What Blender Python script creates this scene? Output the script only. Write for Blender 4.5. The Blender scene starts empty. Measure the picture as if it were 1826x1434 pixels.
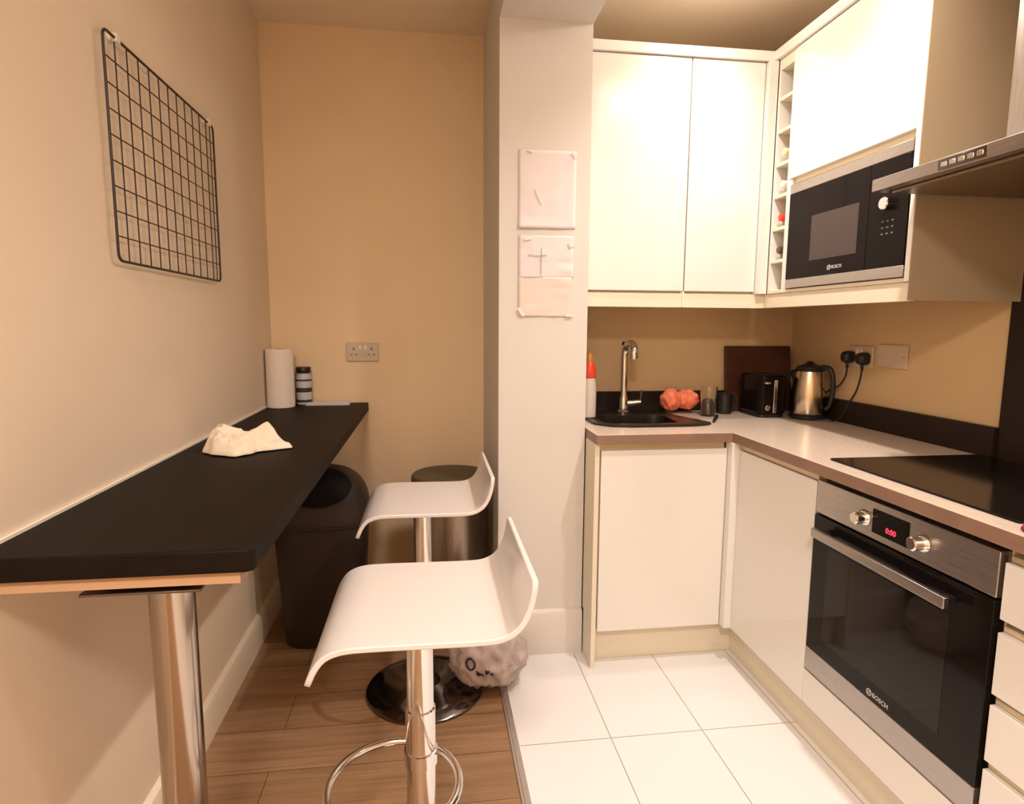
import bpy, math, random
from mathutils import Vector, Matrix, noise
from mathutils.bvhtree import BVHTree
random.seed(4)
PI = math.pi
sc = bpy.context.scene
COL = sc.collection

# ------------------------------------------------------------------ mesh helper
class MB:
    def __init__(s): s.v = []; s.f = []; s.m = []
    def add(s, vs, fs, m=0):
        n = len(s.v); s.v += [tuple(v) for v in vs]
        for f in fs: s.f.append([i + n for i in f]); s.m.append(m)
        return s
    def box(s, x0, x1, y0, y1, z0, z1, m=0, mtop=None):
        vs = [(x0,y0,z0),(x1,y0,z0),(x1,y1,z0),(x0,y1,z0),(x0,y0,z1),(x1,y0,z1),(x1,y1,z1),(x0,y1,z1)]
        s.add(vs, [(0,3,2,1),(0,1,5,4),(1,2,6,5),(2,3,7,6),(3,0,4,7)], m)
        s.add(vs[4:], [(0,1,2,3)], m if mtop is None else mtop)
        return s
    def lathe(s, c, prof, n=40, m=0, axis='z', capb=True, capt=True):
        cx, cy, cz = c; vs = []
        for r, h in prof:
            for k in range(n):
                a = 2*PI*k/n; u, w = r*math.cos(a), r*math.sin(a)
                vs.append({'z':(cx+u,cy+w,cz+h), 'x':(cx+h,cy+u,cz+w), 'y':(cx+w,cy+h,cz+u)}[axis])
        fs = []
        for i in range(len(prof)-1):
            for k in range(n):
                a = i*n+k; b = i*n+(k+1)%n; fs.append((a,b,b+n,a+n))
        if capb: fs.append(tuple(range(n))[::-1])
        if capt: fs.append(tuple((len(prof)-1)*n+k for k in range(n)))
        return s.add(vs, fs, m)
    def loops(s, loops, m=0, closed=True, capb=False, capt=False):
        n = len(loops[0]); vs = [p for l in loops for p in l]; fs = []
        for i in range(len(loops)-1):
            for k in range(n if closed else n-1):
                a = i*n+k; b = i*n+(k+1)%n; fs.append((a,b,b+n,a+n))
        if capb: fs.append(tuple(range(n))[::-1])
        if capt: fs.append(tuple((len(loops)-1)*n+k for k in range(n)))
        return s.add(vs, fs, m)
    def tube(s, pts, r, n=10, m=0, closed=False, caps=True):
        pts = [Vector(p) for p in pts]; N = len(pts); ls = []
        up = None
        for i, p in enumerate(pts):
            if closed: t = pts[(i+1)%N]-pts[i-1]
            else: t = pts[min(i+1,N-1)]-pts[max(i-1,0)]
            t.normalize()
            if up is None: up = Vector((0,0,1)) if abs(t.z) < .9 else Vector((1,0,0))
            a = t.cross(up)
            if a.length < 1e-4: a = t.cross(Vector((0,1,.1)))
            a.normalize(); b = a.cross(t).normalized(); up = b
            rr = r[i] if isinstance(r, (list,tuple)) else r
            ls.append([p + a*math.cos(2*PI*k/n)*rr + b*math.sin(2*PI*k/n)*rr for k in range(n)])
        if closed: ls.append(ls[0])
        return s.loops(ls, m, True, caps and not closed, caps and not closed)
    def prism(s, poly, y0, y1, m=0, plane='xz'):
        f = {'xz': lambda a,b,y: (a,y,b), 'xy': lambda a,b,y: (a,b,y), 'yz': lambda a,b,y: (y,a,b)}[plane]
        return s.loops([[f(a,b,y0) for a,b in poly],[f(a,b,y1) for a,b in poly]], m, True, True, True)

def smoothpath(pts, k=6):
    P = [Vector(p) for p in pts]; out = []
    for i in range(len(P)-1):
        a = P[max(i-1,0)]; b = P[i]; c = P[i+1]; d = P[min(i+2,len(P)-1)]
        for j in range(k):
            t = j/k
            out.append(.5*((2*b)+(c-a)*t+(2*a-5*b+4*c-d)*t*t+(3*b-a-3*c+d)*t**3))
    out.append(P[-1]); return out

def build(name, mb, mats, parent=None, loc=None, bevel=0.0, smooth=True, sub=0, seg=2, ang=35):
    if not isinstance(mats, (list,tuple)): mats = [mats]
    org = Vector((0,0,0))
    q = parent
    if parent is not None: org = Vector(parent['_o'])
    elif loc is not None: org = Vector(loc)
    me = bpy.data.meshes.new(name)
    me.from_pydata([tuple(Vector(v)-org) for v in mb.v], [], mb.f)
    for m in mats: me.materials.append(m)
    for p, i in zip(me.polygons, mb.m): p.material_index = min(i, len(mats)-1)
    import bmesh
    bm = bmesh.new(); bm.from_mesh(me)
    bmesh.ops.remove_doubles(bm, verts=bm.verts, dist=1e-6)
    bmesh.ops.recalc_face_normals(bm, faces=bm.faces)
    bm.to_mesh(me); bm.free()
    if smooth:
        for p in me.polygons: p.use_smooth = True
        me.set_sharp_from_angle(angle=math.radians(ang))
    o = bpy.data.objects.new(name, me); COL.objects.link(o)
    o['_o'] = tuple(org)
    if parent is not None: o.parent = parent
    else: o.location = org
    if bevel:
        b = o.modifiers.new('bevel', 'BEVEL'); b.width = bevel; b.segments = seg; b.limit_method = 'ANGLE'; b.angle_limit = math.radians(40)
    if sub:
        b = o.modifiers.new('sub', 'SUBSURF'); b.levels = sub; b.render_levels = sub
    return o

def thing(name, label, cat, loc, group=None):
    o = bpy.data.objects.new(name, None); COL.objects.link(o); o.empty_display_size = .05
    o.location = loc; o['_o'] = tuple(loc); o['label'] = label; o['category'] = cat
    if group: o['group'] = group
    return o
def tag(o, label, cat, group=None):
    o['label'] = label; o['category'] = cat
    if group: o['group'] = group
    return o
def struct(name, mb, mats, label=None, **k):
    o = build(name, mb, mats, **k); o['kind'] = 'structure'
    if label: o['label'] = label
    return o
def subpart(name, mb, mats, parent, **k):          # child of a part: same origin as the part
    return build(name, mb, mats, parent, **k)
def dup(root, loc, label, group):
    def cp(o, par):
        c = o.copy(); COL.objects.link(c)
        if par is not None: c.parent = par
        for ch in list(o.children): cp(ch, c)
        return c
    r = cp(root, None); r.location = loc; r['label'] = label; r['group'] = group
    return r
def text_part(name, txt, size, mat, parent, pos, xdir, updir, depth=.0006, align='CENTER'):
    cu = bpy.data.curves.new(name, 'FONT'); cu.body = txt; cu.size = size; cu.extrude = depth; cu.align_x = align; cu.align_y = 'CENTER'
    cu.resolution_u = 3
    tmp = bpy.data.objects.new('tmp_text', cu); COL.objects.link(tmp)
    bpy.context.view_layer.update()
    me = bpy.data.meshes.new_from_object(tmp.evaluated_get(bpy.context.evaluated_depsgraph_get()))
    bpy.data.objects.remove(tmp); bpy.data.curves.remove(cu)
    X = Vector(xdir).normalized(); Y = Vector(updir).normalized(); Z = X.cross(Y)
    M = Matrix((X,Y,Z)).transposed().to_4x4(); M.translation = Vector(pos)-Vector(parent['_o'])
    me.transform(M); me.materials.clear(); me.materials.append(mat); me.name = name
    o = bpy.data.objects.new(name, me); COL.objects.link(o); o.parent = parent; o['_o'] = parent['_o']
    return o

# ------------------------------------------------------------------ materials
def mat(name, col, rough=.5, metal=0, coat=0, coat_r=.05, bump=0, bscale=200, var=0, vscale=3, spec=.5, trans=0, ior=1.45, emit=None, es=0, bdetail=3, alpha=1):
    m = bpy.data.materials.new(name); m.use_nodes = True
    nt = m.node_tree; b = nt.nodes['Principled BSDF']
    b.inputs['Base Color'].default_value = (*col, 1); b.inputs['Roughness'].default_value = rough
    b.inputs['Metallic'].default_value = metal; b.inputs['Coat Weight'].default_value = coat
    b.inputs['Coat Roughness'].default_value = coat_r; b.inputs['Specular IOR Level'].default_value = spec
    b.inputs['Transmission Weight'].default_value = trans; b.inputs['IOR'].default_value = ior
    if emit: b.inputs['Emission Color'].default_value = (*emit,1); b.inputs['Emission Strength'].default_value = es
    tc = nt.nodes.new('ShaderNodeTexCoord')
    if var:
        n = nt.nodes.new('ShaderNodeTexNoise'); n.inputs['Scale'].default_value = vscale; n.inputs['Detail'].default_value = 4
        r = nt.nodes.new('ShaderNodeMapRange'); r.inputs[1].default_value = .3; r.inputs[2].default_value = .7
        r.inputs[3].default_value = 1-var; r.inputs[4].default_value = 1+var
        mx = nt.nodes.new('ShaderNodeVectorMath'); mx.operation = 'SCALE'; mx.inputs[0].default_value = col
        nt.links.new(tc.outputs['Object'], n.inputs['Vector']); nt.links.new(n.outputs['Fac'], r.inputs[0])
        nt.links.new(r.outputs[0], mx.inputs['Scale']); nt.links.new(mx.outputs[0], b.inputs['Base Color'])
    if bump:
        n = nt.nodes.new('ShaderNodeTexNoise'); n.inputs['Scale'].default_value = bscale; n.inputs['Detail'].default_value = bdetail
        bp = nt.nodes.new('ShaderNodeBump'); bp.inputs['Strength'].default_value = bump; bp.inputs['Distance'].default_value = .002
        nt.links.new(tc.outputs['Object'], n.inputs['Vector']); nt.links.new(n.outputs['Fac'], bp.inputs['Height'])
        nt.links.new(bp.outputs[0], b.inputs['Normal'])
    return m
def brushed(name, col, rough, sx, sy, sz, amp=.12):
    m = mat(name, col, rough, metal=1); nt = m.node_tree; b = nt.nodes['Principled BSDF']
    tc = nt.nodes.new('ShaderNodeTexCoord'); mp = nt.nodes.new('ShaderNodeMapping'); mp.inputs['Scale'].default_value = (sx,sy,sz)
    n = nt.nodes.new('ShaderNodeTexNoise'); n.inputs['Scale'].default_value = 1; n.inputs['Detail'].default_value = 3
    r = nt.nodes.new('ShaderNodeMapRange'); r.inputs[3].default_value = rough-amp; r.inputs[4].default_value = rough+amp
    nt.links.new(tc.outputs['Object'], mp.inputs[0]); nt.links.new(mp.outputs[0], n.inputs['Vector'])
    nt.links.new(n.outputs['Fac'], r.inputs[0]); nt.links.new(r.outputs[0], b.inputs['Roughness'])
    return m

M = {}
M['wall_left'] = mat('wall_paint_pale', (.81,.675,.52), .75, bump=.10, bscale=90, var=.025, vscale=2.5)
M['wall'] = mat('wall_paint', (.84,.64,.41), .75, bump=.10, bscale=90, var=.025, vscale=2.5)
M['pillar'] = mat('pillar_paint', (.68,.645,.60), .7, bump=.08, bscale=90, var=.02)
M['ceil'] = mat('ceiling_paint', (.85,.71,.52), .8, bump=.05, bscale=80)
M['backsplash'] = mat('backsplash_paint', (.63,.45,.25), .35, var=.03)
M['skirt_pillar'] = mat('pillar_skirting_gloss', (.70,.65,.60), .4)
M['skirt'] = mat('skirting_gloss', (.84,.72,.56), .4)
M['cream'] = mat('cream_gloss_door', (.80,.77,.72), .22, coat=.6, coat_r=.04)
M['carcass'] = mat('cream_carcass', (.80,.72,.56), .45)
M['rail'] = mat('handle_rail', (.74,.62,.42), .35, metal=.25)
M['chrome'] = mat('chrome', (.78,.76,.74), .12, metal=1)
M['chrome_dark'] = mat('dark_chrome', (.20,.175,.17), .12, metal=1)
M['steel'] = brushed('brushed_steel', (.44,.40,.37), .30, 60, 3, 400)
M['steelv'] = brushed('brushed_steel_upright', (.60,.56,.52), .30, 300, 300, 4)
M['leg'] = brushed('brushed_leg_steel', (.47,.41,.35), .16, 300, 300, 3)
M['black'] = mat('black_plastic', (.012,.011,.011), .35)
M['blackgloss'] = mat('black_gloss', (.009,.006,.005), .08, spec=.10)
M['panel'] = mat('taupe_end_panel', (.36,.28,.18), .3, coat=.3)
M['hobglass'] = mat('hob_glass', (.008,.006,.005), .12, spec=.2)
M['ovenglass'] = mat('oven_glass', (.009,.007,.006), .07, spec=.18)
M['window'] = mat('microwave_window', (.075,.055,.048), .3, spec=.2)
M['bartop'] = mat('bar_laminate', (.010,.0065,.004), .55, bump=.15, bscale=500, var=.15, vscale=20, spec=.10)
M['dark_laminate'] = mat('dark_upstand_laminate', (.016,.009,.006), .45, spec=.3, var=.1)
M['wood_edge'] = mat('worktop_edge_brown', (.26,.155,.105), .45, var=.1, vscale=15)
M['worktop'] = mat('worktop_pale', (.66,.54,.44), .22, var=.06, vscale=60, spec=.6)
M['batten'] = mat('pale_board', (.50,.31,.18), .6)
M['white'] = mat('white_lacquer', (.74,.70,.68), .3, coat=.3)
M['ply'] = mat('seat_edge', (.80,.68,.52), .45)
M['bin'] = mat('bin_plastic', (.036,.024,.018), .5, spec=.3)
M['binlid'] = mat('bin_flap', (.004,.003,.003), .6, spec=.15)
M['grid'] = mat('black_wire', (.03,.018,.012), .5)
M['paper'] = mat('paper_white', (.74,.68,.68), .8, bump=.5, bscale=14)
M['paper2'] = mat('paper_beige', (.72,.63,.56), .7, bump=.4, bscale=14)
M['towel'] = mat('kitchen_paper', (.88,.78,.70), .9, bump=.5, bscale=160)
M['cloth'] = mat('cream_cloth', (.86,.74,.58), .9, bump=.5, bscale=300, var=.06, vscale=12)
M['plastic_white'] = mat('white_plastic', (.82,.76,.68), .35)
M['plate_beige'] = mat('socket_plate', (.60,.49,.37), .35)
M['grey'] = mat('grey_mark', (.22,.19,.18), .6)
M['faint'] = mat('faint_mark', (.42,.35,.34), .8)
M['tape'] = mat('tape', (.82,.76,.70), .25)
M['blue'] = mat('blue_print', (.03,.025,.09), .5)
M['bag'] = mat('plastic_bag', (.56,.47,.45), .28, bump=.15, bscale=9, var=.22, vscale=16)
M['red'] = mat('red_cap', (.75,.06,.02), .35)
M['amber'] = mat('amber_cap', (.55,.22,.05), .4)
M['soap'] = mat('clear_soap', (.70,.62,.55), .15, coat=.5)
M['orange'] = mat('orange_net', (.80,.20,.10), .6, bump=1, bscale=90, var=.3, vscale=40)
M['glass'] = mat('clear_glass', (.95,.93,.9), .03, trans=1, ior=1.45)
M['blackchip'] = mat('composite_sink', (.012,.010,.009), .3, bump=.1, bscale=500)
M['board'] = mat('dark_wood_board', (.060,.016,.006), .5, var=.25, vscale=12)
M['magenta'] = mat('magenta_cloth', (.30,.01,.09), .8)
M['glow'] = mat('red_digits', (.6,.02,.02), .4, emit=(1,.03,.06), es=3)
M['logo'] = mat('silver_lettering', (.62,.58,.55), .4, metal=.3)
M['strip'] = brushed('aluminium_strip', (.66,.62,.58), .3, 300, 4, 300)
M['sealant'] = mat('white_sealant', (.86,.80,.70), .5)
M['label'] = mat('pale_label', (.55,.55,.55), .5)
M['navy'] = mat('navy_label', (.05,.03,.05), .5)
M['filter'] = brushed('hood_filter', (.34,.26,.18), .4, 200, 6, 200)
M['wine1'] = mat('bottle_amber', (.75,.35,.06), .2); M['wine2'] = mat('bottle_pale', (.85,.66,.42), .2)
M['wine3'] = mat('bottle_red', (.50,.10,.04), .2); M['wine4'] = mat('bottle_dark', (.10,.05,.03), .2)

def tile_mat():
    m = mat('white_floor_tile', (.86,.84,.84), .16, spec=.55); nt = m.node_tree; b = nt.nodes['Principled BSDF']
    tc = nt.nodes.new('ShaderNodeTexCoord'); sp = nt.nodes.new('ShaderNodeSeparateXYZ'); nt.links.new(tc.outputs['Object'], sp.inputs[0])
    def line(axis, off, per):
        a = nt.nodes.new('ShaderNodeMath'); a.operation = 'SUBTRACT'; a.inputs[1].default_value = off; nt.links.new(sp.outputs[axis], a.inputs[0])
        p = nt.nodes.new('ShaderNodeMath'); p.operation = 'PINGPONG'; p.inputs[1].default_value = per/2; nt.links.new(a.outputs[0], p.inputs[0])
        l = nt.nodes.new('ShaderNodeMath'); l.operation = 'LESS_THAN'; l.inputs[1].default_value = .0016; nt.links.new(p.outputs[0], l.inputs[0]); return l
    lx = line(0, .558, .306); ly = line(1, 1.727, .612)
    mx = nt.nodes.new('ShaderNodeMath'); mx.operation = 'MAXIMUM'; nt.links.new(lx.outputs[0], mx.inputs[0]); nt.links.new(ly.outputs[0], mx.inputs[1])
    mc = nt.nodes.new('ShaderNodeMix'); mc.data_type = 'RGBA'; mc.inputs[6].default_value = (.86,.84,.84,1); mc.inputs[7].default_value = (.40,.33,.28,1)
    nt.links.new(mx.outputs[0], mc.inputs[0]); nt.links.new(mc.outputs[2], b.inputs['Base Color'])
    return m
def floor_mat():
    m = mat('wood_laminate', (.3,.2,.1), .38); nt = m.node_tree; b = nt.nodes['Principled BSDF']
    tc = nt.nodes.new('ShaderNodeTexCoord')
    br = nt.nodes.new('ShaderNodeTexBrick'); br.inputs['Scale'].default_value = 1; br.inputs['Mortar Size'].default_value = .0015
    br.inputs['Brick Width'].default_value = 1.3; br.inputs['Row Height'].default_value = .19; br.offset = .37
    br.inputs['Color1'].default_value = (.30,.17,.085,1); br.inputs['Color2'].default_value = (.37,.215,.115,1); br.inputs['Mortar'].default_value = (.13,.07,.035,1)
    nt.links.new(tc.outputs['Object'], br.inputs['Vector'])
    mp = nt.nodes.new('ShaderNodeMapping'); mp.inputs['Scale'].default_value = (1.6,34,1); nt.links.new(tc.outputs['Object'], mp.inputs[0])
    n = nt.nodes.new('ShaderNodeTexNoise'); n.inputs['Scale'].default_value = 1.6; n.inputs['Detail'].default_value = 6; n.inputs['Distortion'].default_value = .6
    nt.links.new(mp.outputs[0], n.inputs['Vector'])
    r = nt.nodes.new('ShaderNodeMapRange'); r.inputs[1].default_value = .3; r.inputs[2].default_value = .7; r.inputs[3].default_value = .74; r.inputs[4].default_value = 1.16
    nt.links.new(n.outputs['Fac'], r.inputs[0])
    s = nt.nodes.new('ShaderNodeVectorMath'); s.operation = 'SCALE'; nt.links.new(br.outputs['Color'], s.inputs[0]); nt.links.new(r.outputs[0], s.inputs['Scale'])
    nt.links.new(s.outputs[0], b.inputs['Base Color'])
    return m
M['tile'] = tile_mat(); M['floor'] = floor_mat()

# ------------------------------------------------------------------ the room
XL, XR, YB, YK, YR = -.715, 1.71, 2.902, 2.705, -2.0
PX0, PX1, PY, ZB = .254, .590, 2.256, 2.368
ZC, ZK = 2.585, 2.515
struct('floor', MB().box(XL-.1,.236,YR-.1,YB+.1,-.1,0,0).box(.236,XR+.1,YR-.1,YB+.1,-.1,0,1), [M['floor'],M['tile']], smooth=False)
struct('trim_1', MB().box(.236,.262,YR,PY,-.02,.006).box(.244,.248,YR,PY,.006,.0075), M['strip'], bevel=.001)
struct('wall_left', MB().box(XL-.1,XL,YR-.1,YB+.1,0,ZC), M['wall_left'], smooth=False)
struct('wall_back', MB().box(XL,PX0,YB,YB+.1,0,ZC), M['wall'], smooth=False)
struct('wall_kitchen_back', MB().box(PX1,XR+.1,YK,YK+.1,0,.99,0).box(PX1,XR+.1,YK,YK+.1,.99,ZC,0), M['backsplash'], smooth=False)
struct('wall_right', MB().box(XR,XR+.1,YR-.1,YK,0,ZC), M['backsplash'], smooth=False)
struct('wall_rear', MB().box(XL-.1,XR+.1,YR-.1,YR,0,ZC), M['wall'], smooth=False)
struct('wall_pillar', MB().box(PX0,PX1,PY,YB+.1,0,ZC).box(PX0,PX1,YR,PY,ZB,ZC), M['pillar'], smooth=False)
struct('ceiling', MB().box(XL-.1,PX0,YR-.1,YB+.1,ZC,ZC+.1), M['ceil'], smooth=False)
struct('ceiling.001', MB().box(PX1,XR+.1,YR-.1,YK+.1,ZK,ZC+.1), M['ceil'], smooth=False)
def skirting(name, poly, a, b, axis, m='skirt'):
    mb = MB()
    if axis == 'y': mb.prism(poly, a, b, plane='xz')
    else: mb.prism(poly, a, b, plane='yz')
    return struct(name, mb, M[m])
skirting('baseboard_left', [(XL,0),(XL+.022,0),(XL+.022,.10),(XL+.016,.116),(XL+.006,.122),(XL,.124)], YR, YB, 'y')
skirting('baseboard_back', [(YB,0),(YB-.018,0),(YB-.018,.095),(YB-.010,.108),(YB,.112)], XL, PX0, 'x')
skirting('baseboard_pillar', [(PY,0),(PY-.016,0),(PY-.016,.168),(PY-.008,.180),(PY,.184)], PX0, PX1, 'x', 'skirt_pillar')

# ------------------------------------------------------------------ breakfast bar
ZT = .9387
def rrect(x0,x1,y0,y1,r,corners=(1,1,1,1),n=6):
    out = []
    for (cx,cy,a0),on in zip([(x1,y0,-PI/2),(x1,y1,0),(x0,y1,PI/2),(x0,y0,PI)],corners):
        if not on: out.append((cx,cy)); continue
        ccx = cx-r if cx==x1 else cx+r; ccy = cy-r if cy==y1 else cy+r
        for k in range(n+1):
            a = a0+PI/2*k/n; out.append((ccx+r*math.cos(a), ccy+r*math.sin(a)))
    return out
bar = thing('breakfast_bar', 'long dark brown wall-mounted breakfast bar on a steel leg', 'breakfast bar', (-.50,1.13,0))
mb = MB(); mb.prism(rrect(XL+.001,-.289,1.0,YB-.002,.018,(1,0,0,0)), ZT-.0404, ZT, plane='xy')
build('bar_top', mb, M['bartop'], bar, bevel=.004)
build('batten', MB().box(XL+.002,-.315,1.012,YB-.03,ZT-.062,ZT-.0405), M['batten'], bar)['label'] = 'pale board under the bar top'
build('sealant_line', MB().box(XL+.0008,XL+.007,1.0,YB-.002,ZT-.002,ZT+.006), M['sealant'], bar)['label'] = 'pale sealant bead along the wall'
lx, ly = -.478, 1.145
lg = build('leg', MB().lathe((lx,ly,0),[(.060,0),(.060,.012),(.0405,.020),(.0385,.03),(.0385,.842),(.041,.844),(.041,.8545)],n=56), M['leg'], bar)
mb = MB(); mb.box(lx-.098,lx+.092,ly-.112,ly+.098,.8548,.8605).box(lx-.03,lx+.03,ly-.03,ly+.03,.8605,.8766)
build('mounting_plate', mb, M['chrome_dark'], bar, bevel=.002)

# ------------------------------------------------------------------ wire grid on the left wall
gy0,gy1,gz0,gz1 = 1.520,2.206,1.444,1.943; gx = XL+.016
g = thing('wire_grid', 'black rectangular wire grid panel hanging on the wall above the breakfast bar', 'wire grid', (gx,1.86,gz0))
fr = rrect(gy0,gy1,gz0,gz1,.018,n=5)
build('frame', MB().tube([(gx,a,b) for a,b in fr], .0032, 8, closed=True), M['grid'], g)
mb = MB()
for k in range(1,12):
    y = gy0+(gy1-gy0)*k/12; mb.tube([(gx-.003,y,gz0),(gx-.003,y,gz1)], .0016, 6)
mb.tube([(gx-.003,gy1-.022,gz0),(gx-.003,gy1-.022,gz1)], .0016, 6)
for k in range(1,9):
    z = gz0+(gz1-gz0)*k/9; mb.tube([(gx,gy0,z),(gx,gy1,z)], .0016, 6)
build('wire_mesh', mb, M['grid'], g)
for y in (gy0+.060, gy1-.040):
    mb = MB().lathe((XL,y,gz1+.004),[(.010,0),(.010,.006),(.006,.008),(.005,.020)],n=16,axis='x')
    mb.box(gx-.006,gx+.006,y-.009,y+.009,gz1-.008,gz1+.010)
    build('wall_hook', mb, M['plastic_white'], g, bevel=.001)['label'] = 'pale hook over the top wire'

# ------------------------------------------------------------------ double socket in the alcove
def socket(name, label, c, along, w=.146, h=.086, switches=True, mt=None, depth=.010, pins=True):
    # c: centre on the wall; along 'x' (faces -y) or 'y' (faces -x)
    mt = mt or M['plate_beige']
    def bx(a0,a1,z0,z1,d0,d1):
        if along == 'x': return MB().box(c[0]+a0,c[0]+a1,c[1]-d1,c[1]-d0,c[2]+z0,c[2]+z1)
        return MB().box(c[0]-d1,c[0]-d0,c[1]-a1,c[1]-a0,c[2]+z0,c[2]+z1)
    t = thing(name, label, 'wall socket', c)
    build('faceplate', bx(-w/2,w/2,-h/2,h/2,0,depth), mt, t, bevel=.003)
    if switches:
        for s in (-1,1):
            build('switch', bx(s*.012-.006,s*.012+.006,.012,.030,depth,depth+.003), M['plastic_white'], t, bevel=.001)
    if pins:
        for s in (-1,1):
            mb = bx(s*.040-.003,s*.040+.003,.010,.020,depth-.001,depth+.0006)
            build('pin_hole', mb, M['black'], t)
            for q in (-1,1): build('pin_hole', bx(s*.040+q*.011-.004,s*.040+q*.011+.004,-.014,-.010,depth-.001,depth+.0006), M['black'], t)
    return t
socket('wall_socket', 'beige double socket on the alcove wall above the bar end', (-.309,YB,1.175), 'x')
socket('wall_socket', 'beige double socket behind the two black plugs', (XR,2.225,1.185), 'y')
blank = thing('blank_plate', 'beige blank double plate on the wall beside the black plugs', 'wall plate', (XR,2.055,1.195))
build('faceplate', MB().box(XR-.009,XR,1.982,2.128,1.152,1.238), M['plate_beige'], blank, bevel=.003)
for y in (1.996,2.114): build('screw', MB().lathe((XR-.0095,y,1.195),[(.0035,0),(.0035,.001)],n=12,axis='x'), M['steel'], blank)

# ------------------------------------------------------------------ things on the bar
t = thing('paper_towel_roll', 'pale upright roll of kitchen paper in the corner of the bar', 'kitchen roll', (-.653,2.775,ZT))
def ring_lathe(mb, c, r, ri, h, n=48):
    mb.lathe(c,[(ri,0),(r-.002,0),(r,.002),(r,h-.002),(r-.002,h),(ri,h),(ri,0)],n=n,capb=False,capt=False)
mb = MB(); ring_lathe(mb,(-.653,2.775,ZT),.0585,.021,.255)
mb.box(-.600,-.5955,2.745,2.748,ZT+.002,ZT+.253)
build('paper', mb, M['towel'], t)
mb = MB(); ring_lathe(mb,(-.653,2.775,ZT),.0212,.019,.2555); build('cardboard_core', mb, M['batten'], t)
c = (-.570,2.855,ZT)
t = thing('glass_jar', 'small jar with a black lid and banded label behind the kitchen roll', 'jar', c)
build('jar_body', MB().lathe(c,[(.030,0),(.034,.004),(.034,.125),(.027,.140),(.027,.146)],n=32), M['label'], t, bevel=0)
build('lid', MB().lathe(c,[(.031,.144),(.032,.146),(.032,.168),(.030,.171)],n=32), M['black'], t)
mb = MB()
for a,b in ((.012,.024),(.058,.078),(.108,.116)): mb.lathe(c,[(.0343,a),(.0346,a+.001),(.0346,b-.001),(.0343,b)],n=32)
build('label_band', mb, M['navy'], t)
mb = MB(); z = ZT
for k in range(2):
    z1 = z+.006; mb.box(-.555+.003*k,-.365-.004*k,2.800+.004*k,2.875-.002*k,z,z1-.0008); z = z1
tag(build('folded_paper', mb, M['paper'], loc=(-.46,2.85,ZT), bevel=.001), 'flat stack of pale folded paper against the alcove wall', 'paper')

def ray_poly(poly, c):
    def f(a):
        d = (math.cos(a),math.sin(a)); best=1e9
        for i in range(len(poly)):
            (x1,y1),(x2,y2) = poly[i],poly[(i+1)%len(poly)]
            ex,ey = x2-x1,y2-y1; den = d[0]*ey-d[1]*ex
            if abs(den)<1e-9: continue
            tt = ((x1-c[0])*ey-(y1-c[1])*ex)/den; uu = ((x1-c[0])*d[1]-(y1-c[1])*d[0])/den
            if tt>0 and -1e-6<=uu<=1+1e-6: best=min(best,tt)
        return (c[0]+d[0]*best, c[1]+d[1]*best)
    return f
def cloth():
    out = [(-.655,1.855),(-.640,1.785),(-.575,1.722),(-.525,1.712),(-.488,1.765),(-.405,1.822),(-.425,1.850),(-.455,1.905),(-.50,1.91),(-.55,1.925),(-.625,1.925)]
    c = (-.545,1.825); f = ray_poly(out, c); n, m_ = 96, 30; rows = []
    for j in range(m_+1):
        r_ = j/m_; row = []
        for k in range(n):
            a = 2*PI*k/n; o_ = f(a); w = 1+.05*math.sin(5*a+1)+.03*math.sin(11*a)
            x = c[0]+(o_[0]-c[0])*r_*w; y = c[1]+(o_[1]-c[1])*r_*w
            x = max(x, XL+.012)
            p = Vector((x*17,y*17,1.7))
            rid = 1-abs(noise.noise(p*.9))*2.6; rid2 = 1-abs(noise.noise(p*2.1+Vector((3,1,0))))*2.4
            h = .034*math.exp(-((x+.600)/.060)**2-((y-1.845)/.075)**2)+.032*math.exp(-((x+.482)/.040)**2-((y-1.880)/.034)**2)+.012*math.exp(-((x+.54)/.05)**2-((y-1.84)/.06)**2)+.008
            h += .020*max(0,rid)*(1 if x<-.46 else .5)+.012*max(0,rid2)
            e = min(1,(1-r_)*5)**.5
            row.append((x,y,ZT+.0035+h*e))
        rows.append(row)
    o = build('cloth', MB().loops(rows), M['cloth'], loc=(-.54,1.82,ZT), ang=180)
    q = o.modifiers.new('thick','SOLIDIFY'); q.thickness = .003; q.offset = -1
    q = o.modifiers.new('sub','SUBSURF'); q.levels = 1; q.render_levels = 1
    return o
tag(cloth(), 'crumpled cream cloth lying on the dark breakfast bar', 'cloth')

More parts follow.
